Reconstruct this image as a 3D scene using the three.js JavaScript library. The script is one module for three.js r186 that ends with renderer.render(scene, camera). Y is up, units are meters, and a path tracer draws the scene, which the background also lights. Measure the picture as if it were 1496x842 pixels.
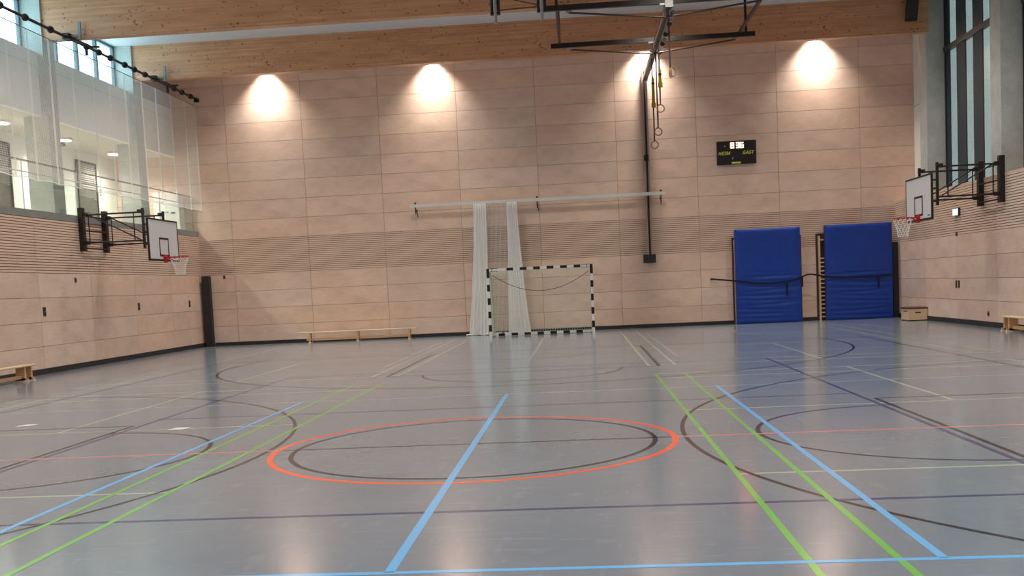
import * as THREE from 'three';
import { mergeGeometries } from 'three/addons/utils/BufferGeometryUtils.js';
import { RoundedBoxGeometry } from 'three/addons/geometries/RoundedBoxGeometry.js';
import { TextGeometry } from 'three/addons/geometries/TextGeometry.js';
import { FontLoader } from 'three/addons/loaders/FontLoader.js';

// Space: X to the right, Y up, D = metres from the hall's centre line towards the back wall (z = -D).
const scene = new THREE.Scene();

// ---------------------------------------------------------------- camera
const F = 1475.55, W = 1496, H = 842, CY = 524.54;
const camera = new THREE.PerspectiveCamera(2 * Math.atan(H / 2 / F) * 180 / Math.PI, W / H, 0.1, 200);
{
  const yaw = -0.07085, pitch = -0.07211, roll = -0.04632;
  const fwd = new THREE.Vector3(Math.sin(yaw) * Math.cos(pitch), Math.sin(pitch), -Math.cos(yaw) * Math.cos(pitch));
  const right = new THREE.Vector3(Math.cos(yaw), 0, Math.sin(yaw));
  const up = new THREE.Vector3().crossVectors(right, fwd);
  const u2 = up.clone().multiplyScalar(Math.cos(roll)).addScaledVector(right, -Math.sin(roll));
  camera.position.set(1.1126, 1.5401, 9.85);
  camera.up.copy(u2);
  camera.lookAt(camera.position.clone().add(fwd));
  camera.setViewOffset(W, H, 0, H / 2 - CY, W, H);   // the photograph is cut from the upper part of a taller frame
}

// ---------------------------------------------------------------- sky, exposure
scene.background = new THREE.Color().setRGB(0.56, 0.84, 1.0);   // even overcast sky
scene.backgroundIntensity = 6.5;
const renderer = new THREE.WebGLRenderer({ antialias: true });
renderer.toneMapping = THREE.LinearToneMapping;
renderer.toneMappingExposure = 1.08;
renderer.shadowMap.enabled = true;
const LAMP = 38;                                                // candela-scale of one hall downlight
const LAMP_COLOR = new THREE.Color().setRGB(1.0, 0.91, 0.82);

// ---------------------------------------------------------------- dimensions
const WD = 22.79, XL = -11.33, XR = 11.04, HC = 9.1, NEAR = -22.8;
const BEAMS = []; for (let k = 0; k < 9; k++) BEAMS.push(19.7 - 5.05 * k);

// ---------------------------------------------------------------- random, noise, textures
function rng(seed) { let s = seed >>> 0; return () => { s = (s + 0x6D2B79F5) >>> 0; let t = s; t = Math.imul(t ^ t >>> 15, t | 1); t ^= t + Math.imul(t ^ t >>> 7, t | 61); return ((t ^ t >>> 14) >>> 0) / 4294967296; }; }
const rand = rng(7);
function makeNoise(seed) {
  const r = rng(seed), N = 256, tab = new Float32Array(N * N);
  for (let i = 0; i < N * N; i++) tab[i] = r();
  return (x, y, px, py) => {                                     // value noise that repeats every px, py cells
    const xi = Math.floor(x), yi = Math.floor(y); let fx = x - xi, fy = y - yi;
    fx = fx * fx * (3 - 2 * fx); fy = fy * fy * (3 - 2 * fy);
    const a = ((xi % px) + px) % px, b = (a + 1) % px, c = ((yi % py) + py) % py, d = (c + 1) % py;
    const g = (i, j) => tab[(j & 255) * N + (i & 255)];
    return (g(a, c) * (1 - fx) + g(b, c) * fx) * (1 - fy) + (g(a, d) * (1 - fx) + g(b, d) * fx) * fy;
  };
}
function texture(w, h, mw, mh, fn, srgb = true) {                // mw, mh: metres that one repeat covers
  const data = new Uint8Array(w * h * 4);
  for (let j = 0; j < h; j++) for (let i = 0; i < w; i++) {
    const c = fn(i / w, j / h), k = (j * w + i) * 4;
    for (let q = 0; q < 3; q++) data[k + q] = Math.max(0, Math.min(255, Array.isArray(c) ? c[q] : c));
    data[k + 3] = 255;
  }
  const t = new THREE.DataTexture(data, w, h, THREE.RGBAFormat);
  t.wrapS = t.wrapT = THREE.RepeatWrapping; t.magFilter = THREE.LinearFilter; t.minFilter = THREE.LinearFilter;
  if (srgb) t.colorSpace = THREE.SRGBColorSpace;
  t.repeat.set(1 / mw, 1 / mh); t.needsUpdate = true;
  return t;
}
const n1 = makeNoise(11), n2 = makeNoise(23), n3 = makeNoise(37);
const clampMix = (a, b, t) => a + (b - a) * Math.max(0, Math.min(1, t));

const birchTex = texture(1024, 512, 5.2, 2.6, (u, v) => {
  const cloud = n1(u * 8, v * 8, 8, 8) * 0.5 + n2(u * 20, v * 14, 20, 14) * 0.3 + n3(u * 46, v * 40, 46, 40) * 0.2;
  const grain = n2(u * 24, v * 220, 24, 220) * 0.6 + n1(u * 60, v * 250, 60, 250) * 0.4;
  const t = (cloud - 0.5) * 24 + (grain - 0.5) * 12;
  return [230 + t, 204 + t * 1.05, 186 + t * 1.1];
});
const spruceTex = (() => {
  const r = rng(91), knots = [];
  for (let k = 0; k < 120; k++) knots.push([r(), r(), 0.0012 + r() * 0.0022, 0.006 + r() * 0.014, 0.5 + r() * 0.5]);
  return texture(2048, 512, 8, 1.05, (u, v) => {
    const lam = Math.floor(v * 26), lt = n3(lam * 3.7, Math.floor(u * 3 + lam * 0.37) * 1.3, 256, 256);
    const grain = n1(u * 40, v * 250, 40, 250) * 0.6 + n2(u * 90, v * 256, 90, 256) * 0.4;
    const cloud = n2(u * 14, v * 7, 14, 7);
    let t = (lt - 0.5) * 22 + (grain - 0.5) * 24 + (cloud - 0.5) * 16;
    const seam = Math.abs(v * 26 - Math.round(v * 26)) < 0.05 ? -8 : 0; t += seam;
    let k = 0;
    for (const [ku, kv, ru, rv, s] of knots) {
      let du = Math.abs(u - ku); du = Math.min(du, 1 - du); const dv = v - kv;
      const q = (du * du) / (ru * ru) + (dv * dv) / (rv * rv);
      if (q < 6) k = Math.max(k, s * Math.exp(-q));
    }
    return [205 + t - k * 125, 147 + t - k * 110, 106 + t * 0.9 - k * 75];
  });
})();
const floorTex = texture(1024, 1024, 6, 6, (u, v) => {
  const a = n1(u * 6, v * 6, 6, 6) * 0.5 + n2(u * 17, v * 17, 17, 17) * 0.3 + n3(u * 60, v * 60, 60, 60) * 0.2;
  const scuff = Math.max(0, n2(u * 30, v * 120, 30, 120) - 0.8) * 40 + Math.max(0, n3(u * 110, v * 24, 110, 24) - 0.84) * 40;
  const t = (a - 0.5) * 10 + scuff;
  return [121 + t, 132 + t, 144 + t];
});
const floorRough = texture(512, 512, 6, 6, (u, v) => {
  const a = n2(u * 5, v * 5, 5, 5) * 0.5 + n1(u * 21, v * 21, 21, 21) * 0.5;
  const g = 150 + (a - 0.5) * 40; return [255, g, 0];
}, false);
const concreteTex = texture(512, 512, 2.4, 2.4, (u, v) => {
  const a = n1(u * 5, v * 5, 5, 5) * 0.45 + n2(u * 16, v * 16, 16, 16) * 0.3 + n3(u * 80, v * 80, 80, 80) * 0.25;
  const pore = n2(u * 130, v * 130, 130, 130) > 0.93 ? -26 : 0;
  const t = (a - 0.5) * 40 + pore; return [188 + t, 190 + t, 184 + t];
});
const vinylTex = texture(256, 256, 1.2, 1.2, (u, v) => {
  const a = n1(u * 6, v * 6, 6, 6) * 0.6 + n2(u * 40, v * 40, 40, 40) * 0.4, t = (a - 0.5) * 14;
  return [2 + t * 0.4, 60 + t * 0.7, 158 + t];
});
const plywoodTex = texture(512, 256, 2, 1, (u, v) => {
  const g = n1(u * 12, v * 140, 12, 140) * 0.6 + n2(u * 40, v * 200, 40, 200) * 0.4, t = (g - 0.5) * 40;
  return [224 + t, 196 + t, 160 + t];
});

// ---------------------------------------------------------------- materials
const std = (o) => new THREE.MeshStandardMaterial(o);
const birch = [0xffffff, 0xfbf8f6, 0xfffaf5, 0xf8f4f2, 0xfef7f2].map(c => std({ map: birchTex, color: c, roughness: 0.5 }));
const joint = std({ color: 0x7d6350, roughness: 0.9 });
const spruce = new THREE.MeshPhysicalMaterial({ map: spruceTex, roughness: 0.5, clearcoat: 0.35, clearcoatRoughness: 0.28 });
const floorMat = new THREE.MeshPhysicalMaterial({ map: floorTex, roughnessMap: floorRough, roughness: 0.28, ior: 1.6 });
const concrete = std({ map: concreteTex, roughness: 0.85 });
const whitePlaster = std({ color: 0xefefeb, roughness: 0.8 });
const ceilingMat = std({ color: 0xe2e2e4, roughness: 0.9 });
const lavender = std({ color: 0xb8b2b4, roughness: 0.8 });
const blackSteel = std({ color: 0x241f1f, roughness: 0.45, metalness: 0.2 });
const brownSteel = std({ color: 0x4a3c38, roughness: 0.4, metalness: 0.5 });
const steel = std({ color: 0xb9bcc0, roughness: 0.3, metalness: 0.9 });
const greyPaint = std({ color: 0x8d8f8f, roughness: 0.6 });
const darkGrey = std({ color: 0x2d2a2c, roughness: 0.7 });
const whitePaint = std({ color: 0xe9e7e3, roughness: 0.5 });
const blackPaint = std({ color: 0x171514, roughness: 0.5 });
const vinyl = new THREE.MeshPhysicalMaterial({ map: vinylTex, roughness: 0.42 });
const vinylEdge = std({ color: 0x0a3488, roughness: 0.5 });
const plywood = std({ map: plywoodTex, roughness: 0.45 });
const leather = std({ color: 0x5a3a26, roughness: 0.6 });
const netWhite = std({ color: 0xfbfbf8, roughness: 0.95 });
const netGreen = std({ color: 0xd4e2d0, roughness: 0.95 });
const strapBlack = std({ color: 0x14141a, roughness: 0.8 });
const yellow = std({ color: 0xae8a1e, roughness: 0.6 });
const ringWood = std({ color: 0xb08a62, roughness: 0.4 });
const rope = std({ color: 0x54433a, roughness: 0.9 });
const red = std({ color: 0xc01a1c, roughness: 0.4 });
const rubber = std({ color: 0xd9d2c6, roughness: 0.7 });
const brownBoard = std({ color: 0x4a2f22, roughness: 0.7 });
const doorGrey = std({ color: 0x5c5955, roughness: 0.6 });
const glass = new THREE.MeshPhysicalMaterial({ color: 0xf4fbfa, roughness: 0.02, transmission: 1, thickness: 0, ior: 1.45 });
const tinted = new THREE.MeshPhysicalMaterial({ color: 0x918e88, roughness: 0.02, transmission: 1, thickness: 0, ior: 1.45 });

// ---------------------------------------------------------------- builders
const taken = {};
function numbered(n) { const k = taken[n] = (taken[n] ?? -1) + 1; return k ? `${n}_${String(k).padStart(3, '0')}` : n; }
function shade(o) { o.castShadow = true; o.receiveShadow = true; return o; }
const V = (x, y, d) => new THREE.Vector3(x, y, -d);
// box with uv in metres; ou, ov shift the pattern; centre at x, y, z
function box(w, h, d, x = 0, y = 0, z = 0, ou = 0, ov = 0) {
  const g = new THREE.BoxGeometry(w, h, d), uv = g.attributes.uv, dims = [[d, h], [d, h], [w, d], [w, d], [w, h], [w, h]];
  for (let f = 0; f < 6; f++) for (let k = 0; k < 4; k++) { const i = f * 4 + k; uv.setXY(i, uv.getX(i) * dims[f][0] + ou, uv.getY(i) * dims[f][1] + ov); }
  g.translate(x, y, z); return g;
}
// box from world ranges (X, Y, D)
function span(x0, x1, y0, y1, d0, d1, ou = 0, ov = 0) { return box(Math.abs(x1 - x0), Math.abs(y1 - y0), Math.abs(d1 - d0), (x0 + x1) / 2, (y0 + y1) / 2, -(d0 + d1) / 2, ou, ov); }
function bar(a, b, w, h = w) {                                    // square bar between two points
  const g = box(w, h, a.distanceTo(b)), m = new THREE.Matrix4(), up = Math.abs(b.y - a.y) > 0.95 * a.distanceTo(b) ? new THREE.Vector3(1, 0, 0) : new THREE.Vector3(0, 1, 0);
  m.lookAt(a, b, up); m.setPosition(a.clone().add(b).multiplyScalar(0.5)); return g.applyMatrix4(m);
}
function rod(a, b, r, sides = 10, r2 = r) {
  const len = a.distanceTo(b), g = new THREE.CylinderGeometry(r2, r, len, sides), q = new THREE.Quaternion().setFromUnitVectors(new THREE.Vector3(0, 1, 0), b.clone().sub(a).normalize());
  return g.applyQuaternion(q).translate((a.x + b.x) / 2, (a.y + b.y) / 2, (a.z + b.z) / 2);
}
function tube(pts, r, seg = 24, sides = 6, closed = false) { return new THREE.TubeGeometry(new THREE.CatmullRomCurve3(pts, closed), seg, r, sides, closed); }
// thin cords along polylines: three-sided prisms joined into one geometry
function cords(lines, r) {
  const pos = [], idx = [], t = new THREE.Vector3(), s = new THREE.Vector3(), u = new THREE.Vector3(), q = new THREE.Vector3();
  for (const L of lines) {
    const base = pos.length / 3;
    for (let i = 0; i < L.length; i++) {
      t.copy(L[Math.min(i + 1, L.length - 1)]).sub(L[Math.max(i - 1, 0)]).normalize();
      s.set(0, 0, 1).cross(t); if (s.lengthSq() < 0.05) s.set(1, 0, 0).cross(t); s.normalize(); u.crossVectors(t, s);
      for (let k = 0; k < 3; k++) { const a = k * 2.0944; q.copy(L[i]).addScaledVector(s, Math.cos(a) * r).addScaledVector(u, Math.sin(a) * r); pos.push(q.x, q.y, q.z); }
      if (i) for (let k = 0; k < 3; k++) { const a = base + (i - 1) * 3 + k, b = base + (i - 1) * 3 + (k + 1) % 3; idx.push(a, b, a + 3, b, b + 3, a + 3); }
    }
  }
  const g = new THREE.BufferGeometry(); g.setAttribute('position', new THREE.Float32BufferAttribute(pos, 3)); g.setIndex(idx); g.computeVertexNormals(); return g;
}
function merge(list) { const a = list.map(g => { const o = g.index ? g.toNonIndexed() : g; for (const k of Object.keys(o.attributes)) if (!['position', 'normal', 'uv'].includes(k)) o.deleteAttribute(k); if (!o.attributes.uv) o.setAttribute('uv', new THREE.Float32BufferAttribute(new Float32Array(o.attributes.position.count * 2), 2)); return o; }); return mergeGeometries(a); }
const geo = (g) => Array.isArray(g) ? (g.length > 1 ? merge(g) : g[0]) : g;
function part(name, g, m, parent, label) { const o = shade(new THREE.Mesh(geo(g), m)); o.name = name; parent.add(o); if (label) o.userData.label = label; return o; }
function struct(name, g, m) { const o = shade(new THREE.Mesh(geo(g), m)); o.name = name; o.userData.kind = 'structure'; scene.add(o); return o; }
function tag(o, label, category, group) { o.userData.label = label; o.userData.category = category; if (group) o.userData.group = group; return o; }
function solo(name, g, m, label, category, group) {               // a thing that is one mesh, its origin at its base
  const gg = geo(g); gg.computeBoundingBox(); const c = gg.boundingBox.getCenter(new THREE.Vector3()), y = gg.boundingBox.min.y; gg.translate(-c.x, -y, -c.z);
  const o = shade(new THREE.Mesh(gg, m)); o.name = numbered(name); o.position.set(c.x, y, c.z); scene.add(o); return tag(o, label, category, group);
}
function thing(name, label, category, at = [0, 0, 0], group) { const o = new THREE.Group(); o.name = numbered(name); o.position.set(at[0], at[1], -at[2]); scene.add(o); return tag(o, label, category, group); }

// ================================================================ FLOOR AND MARKINGS
const floor = struct('floor', span(-11.6, 11.9, -0.2, 0, NEAR, WD + 0.2), floorMat);
{
  const paint = (c, r = 0.165) => new THREE.MeshPhysicalMaterial({ color: c, roughness: r, ior: 1.62 });
  const P = { blue: paint(0x6db4ec), navy: paint(0x3c4770), green: paint(0x73b85a), pale: paint(0x9aa6b2), palegreen: paint(0xa9b8a0), black: paint(0x24262b), orange: paint(0xf4603c), redl: paint(0xd8848a), white: paint(0xf6f6f2) };
  const lvl = { pale: 0.0006, palegreen: 0.0007, black: 0.0008, navy: 0.001, redl: 0.0012, orange: 0.0013, green: 0.0015, blue: 0.0017, white: 0.0019 };
  const say = { pale: 'pale worn court line', palegreen: 'pale green court line', black: 'black court line', navy: 'dark blue court line', redl: 'pale red halfway line', orange: 'orange throw-off circle', green: 'light green court line', blue: 'sky blue court line' };
  const flat = (x0, x1, d0, d1, c) => part('court_line', box(x1 - x0, lvl[c], d1 - d0, (x0 + x1) / 2, lvl[c] / 2, -(d0 + d1) / 2), P[c], floor, say[c]);
  const across = (d, x0, x1, c, w = 0.05) => flat(x0, x1, d - w / 2, d + w / 2, c);
  const along = (x, d0, d1, c, w = 0.05) => flat(x - w / 2, x + w / 2, d0, d1, c);
  const arc = (x, d, r, a0, a1, c, w = 0.045) => {                 // r is the outer radius; angles in degrees from +X towards +D
    const s = new THREE.Shape(), n = 96, A = a0 * Math.PI / 180, B = a1 * Math.PI / 180;
    for (let i = 0; i <= n; i++) { const t = A + (B - A) * i / n; s[i ? 'lineTo' : 'moveTo'](r * Math.cos(t), r * Math.sin(t)); }
    for (let i = n; i >= 0; i--) { const t = A + (B - A) * i / n; s.lineTo((r - w) * Math.cos(t), (r - w) * Math.sin(t)); }
    const g = new THREE.ExtrudeGeometry(s, { depth: lvl[c], bevelEnabled: false, curveSegments: 1 });
    g.rotateX(-Math.PI / 2).translate(x, 0, -d); part('court_arc', g, P[c], floor, say[c]);
  };
  // throw-off circle, basketball centre circle, halfway line
  arc(0, 0, 2.0, 0, 360, 'orange', 0.06); arc(0, 0, 1.8, 0, 360, 'black', 0.05);
  across(0, -2, 2, 'black', 0.04); across(0, 2, 10, 'redl', 0.05); across(0, -10, -2, 'redl', 0.05);
  // volleyball courts laid across the hall, one in each third
  for (const c of [0, 15, -15]) {
    const m = c > 0 ? 'pale' : 'blue';
    across(c - 4.47, -9, 9, m, 0.05); across(c + 4.47, -9, 9, c < 0 ? 'blue' : 'pale', 0.05);
    for (const x of [-9, -2.97, 0, 2.97, 9]) along(x, c - 4.47, c + 4.47, m, x ? 0.05 : 0.06);
  }
  // main volleyball court along the hall
  for (const s of [-1, 1]) { along(s * 4.46, -9, 9, 'navy', 0.05); across(s * 9, -4.5, 4.5, 'navy'); across(s * 3, -4.5, 4.5, 'navy'); }
  // badminton courts
  for (const c of [0, 15, -15]) for (const s of [-1, 1]) {
    for (const x of [2.27, 2.74, 7.92, 8.39]) along(s * x, c - 6.7, c + 6.7, c > 0 || x > 5 ? 'palegreen' : 'green', 0.045);
    for (const t of [-1, 1]) {
      along(s * 5.33, Math.min(c + t * 1.98, c + t * 6.7), Math.max(c + t * 1.98, c + t * 6.7), 'palegreen', 0.045);
      for (const d of [1.98, 5.94, 6.7]) across(c + t * d, s > 0 ? 2.27 : -8.39, s > 0 ? 8.39 : -2.27, 'palegreen', 0.045);
    }
  }
  // main basketball court
  for (const s of [-1, 1]) {
    along(s * 7.56, -14, 14, 'black'); across(s * 14, -7.56, 7.56, 'black');
    const q = s > 0 ? [180, 360] : [0, 180], a = Math.acos(6.62 / 6.75) * 180 / Math.PI;
    arc(0, s * 12.43, 6.75, q[0] - (s > 0 ? a : a), q[1] + a, 'black', 0.05);
    for (const x of [-6.6, 6.6]) along(x, s > 0 ? 13.8 : -14, s > 0 ? 14 : -13.8, 'black');
    arc(0, s * 8.2, 1.8, q[0], q[1], 'black'); across(s * 8.2, -2.45, 2.45, 'black'); arc(0, s * 12.43, 1.25, q[0], q[1], 'black');
    for (const x of [-2.45, 2.45]) along(x, s > 0 ? 8.2 : -14, s > 0 ? 14 : -8.2, 'black', 0.06);
  }
  // basketball court across the middle third
  for (const s of [-1, 1]) {
    const q = s > 0 ? [90, 270] : [-90, 90];
    arc(s * 8.8, 0, 6.75, q[0], q[1], 'black'); arc(s * 4.57, 0, 1.8, q[0], q[1], 'black');
    along(s * 4.57, -2.42, 2.42, 'black');
    for (const d of [-2.42, 2.42]) across(d, s > 0 ? 4.57 : -10.35, s > 0 ? 10.35 : -4.57, 'black', 0.05);
  }
  floor.userData.paint = undefined; delete floor.userData.paint;
  // white adhesive strips stuck on the floor
  for (const [x, d, lab] of [[-6.22, 2.88, 'white tape strip stuck on the floor farther out by the left wall'], [-3.8, 1.98, 'white tape strip stuck on the floor beside the black free-throw arc']]) {
    const s = new THREE.Shape([[-.11, -.09], [.07, -.09], [.11, .09], [-.07, .09]].map(p => new THREE.Vector2(...p)));
    const g = new THREE.ExtrudeGeometry(s, { depth: 0.003, bevelEnabled: false }); g.rotateX(-Math.PI / 2).translate(x, 0.002, -d);
    solo('tape_strip', g, P.white, lab, 'tape');
  }
}

// ================================================================ WALLS
const cache = {};
function panelGeo(w, h, t, v) { const k = [w.toFixed(3), h.toFixed(3), t, v].join(); return cache[k] ??= box(w, h, t, 0, 0, 0, v * 0.83, v * 0.47); }
function slatGeo(w, h, t) {                                       // grooved sound panel: horizontal slats with open grooves
  const k = 'slat' + [w.toFixed(3), h.toFixed(3), t].join();
  if (cache[k]) return cache[k];
  const n = Math.round(h / 0.0628), p = h / n, L = [];
  for (let i = 0; i < n; i++) L.push(box(w, p - 0.016, t, 0, -h / 2 + p * (i + 0.5), 0, i * 0.31, i * 0.17));
  return cache[k] = merge(L);
}
const rowsLow = [0.06, 0.64, 1.2, 1.765, 2.34];
const GAP = 0.009, PT = 0.018;
function panelWall(wall, cols, rows, place, grooved, skip = () => false) {            // cols: edges along the wall; place(mesh, along, y)
  for (let i = 0; i + 1 < cols.length; i++) {
    const w = Math.abs(cols[i + 1] - cols[i]) - GAP, c = (cols[i] + cols[i + 1]) / 2;
    for (let j = 0; j + 1 < rows.length; j++) {
      const h = rows[j + 1] - rows[j] - GAP, y = (rows[j] + rows[j + 1]) / 2, isG = grooved(rows[j]);
      if (skip(c, y)) continue;
      const o = part(isG ? 'acoustic_panel' : 'panel', isG ? slatGeo(w, h + GAP, PT) : panelGeo(w, h, PT, Math.floor(rand() * 4)), birch[Math.floor(rand() * birch.length)], wall, isG ? 'birch panel with fine horizontal grooves' : undefined);
      place(o, c, y);
    }
  }
}
// back wall
const wallBack = struct('wall_back', [span(-12.42, 11.95, 0, HC + 0.2, WD + PT, WD + 0.3), span(-14.2, -12.42, 0, 6.42, WD + PT, WD + 0.3)], joint);
{
  const cols = [-14.0]; cols.push(-12.42); for (let k = 0; k < 9; k++) cols.push(-10.2 + 2.525 * k); cols.push(11.67);
  const rows = [...rowsLow, 3.47]; for (let k = 1; k <= 9; k++) rows.push(3.47 + 0.622 * k); rows[rows.length - 1] = HC;
  panelWall(wallBack, cols, rows, (o, c, y) => o.position.set(c, y, -(WD + PT / 2)), y => Math.abs(y - 2.34) < 0.01, (c, y) => c < -12.42 && (y > 6.3 || y < 3.6));
}
// left wall below the gallery, right wall below the windows
const wallLeft = struct('wall_left', span(XL - 0.25, XL - PT, 0, 3.62, NEAR, WD + 0.1), joint);
const wallRight = struct('wall_right', span(XR + PT, 11.66, 0, 3.6, NEAR, WD + 0.1), joint);
{
  const cols = []; for (let k = 0; k < 8; k++) cols.push(WD - 2.525 * k);
  const rows = [...rowsLow, 3.61], last = cols[cols.length - 1];
  const g = y => Math.abs(y - 2.34) < 0.01;
  panelWall(wallLeft, cols, rows, (o, c, y) => { o.rotation.y = Math.PI / 2; o.position.set(XL - PT / 2, y, -c); }, g);
  const colsR = [WD, 20.15, 17.62, 15.1, 12.57, 10.05, 7.52, last];
  panelWall(wallRight, colsR, rows, (o, c, y) => { o.rotation.y = Math.PI / 2; o.position.set(XR + PT / 2, y, -c); }, g);
  part('panel', span(XL - PT, XL, 0.06, 3.61, NEAR, last), birch[0], wallLeft); part('panel', span(XR, XR + PT, 0.06, 3.61, NEAR, last), birch[0], wallRight);
  part('ledge', span(XR - 0.005, 11.66, 3.6, 3.635, NEAR, WD), std({ map: birchTex, color: 0xfff2e6, roughness: 0.5 }), wallRight, 'pale timber ledge below the tall windows');
}
struct('wall_front', [span(-14.2, 11.95, 0, HC + 0.2, NEAR - 0.3, NEAR)], birch[3]);
struct('ceiling', span(-12.9, 11.95, HC, HC + 0.2, NEAR, WD + 0.1), ceilingMat);
struct('baseboard_back', [span(-11.0, 10.9, 0, 0.115, WD - 0.02, WD)], darkGrey);
struct('baseboard_left', [span(XL, XL + 0.02, 0, 0.13, NEAR, WD)], darkGrey);
struct('baseboard_right', [span(XR - 0.02, XR, 0, 0.13, NEAR, WD)], darkGrey);
solo('corner_post', [new RoundedBoxGeometry(0.25, 2.32, 0.22, 2, 0.02).translate(-11.13, 1.16, -(WD - 0.13))], darkGrey, 'tall dark corner post where left wall meets back wall', 'post');
solo('corner_post', [new RoundedBoxGeometry(0.17, 2.36, 0.2, 2, 0.02).translate(10.95, 1.18, -(WD - 0.12))], darkGrey, 'dark corner post half hidden behind the right blue mat', 'post');

// ---- right side: columns, tall windows
{
  const edges = [];
  for (let k = 0; k < 9; k++) edges.push(BEAMS[k] + 0.25);
  edges.forEach((d, k) => {
    const lab = k === 0 ? 'concrete column at the window side carrying the beam with loudspeaker' : k === 1 ? 'concrete column between tall windows above the right basketball hoop' : 'concrete column between the tall windows of the rest of the hall';
    solo('concrete_column', span(11.1, 11.66, 3.635, HC, d, d + 0.6), concrete, lab, 'column', k > 1 ? 'window side columns along the rest of the hall' : undefined);
  });
  const flank = struct('trim_1', [span(11.66, 11.9, 3.6, HC, edges[0] + 0.6, WD + 0.1)], whitePlaster);
  part('joint_strip', span(11.655, 11.66, 6.5, 6.515, edges[0] + 0.6, WD), greyPaint, flank);
  struct('trim_2', [span(11.66, 11.9, 0, 3.6, NEAR, WD + 0.1)], whitePlaster);
  const frameMat = std({ color: 0x2c343a, roughness: 0.4 }), darkPanel = std({ color: 0x323e46, roughness: 0.6 });
  for (let k = 0; k < 9; k++) {
    const d1 = edges[k], d0 = k < 8 ? edges[k + 1] + 0.6 : NEAR;
    if (d1 - d0 < 1) continue;
    const w = new THREE.Group(); w.name = `window_${k + 1}`; w.userData.kind = 'structure'; w.userData.label = 'tall window with dark upright panels and narrow panes'; scene.add(w);
    const X0 = 11.6, X1 = 11.7;
    part('window_frame', [span(X0, X1, 3.6, 3.68, d0, d1), span(X0, X1, HC - 0.08, HC, d0, d1), span(X0, X1, 3.6, HC, d0, d0 + 0.05), span(X0, X1, 3.6, HC, d1 - 0.05, d1)], frameMat, w);
    part('transom', span(X0 - 0.03, X1, 7.53, 7.67, d0, d1), frameMat, w);
    const p = 1.16;
    for (let i = 0; d1 + 0.32 - p * i > d0; i++) {
      const a = d1 + 0.32 - p * i, lo = Math.max(a - 0.64, d0), hi = Math.min(a, d1), l2 = Math.max(a - p, d0);
      if (hi > lo) part('dark_panel', span(11.63, 11.66, 3.66, HC - 0.05, lo, hi), darkPanel, w);
      if (lo > l2) part('pane', span(11.64, 11.646, 3.66, HC - 0.05, l2, lo), tinted, w);
    }
  }
}

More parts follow.
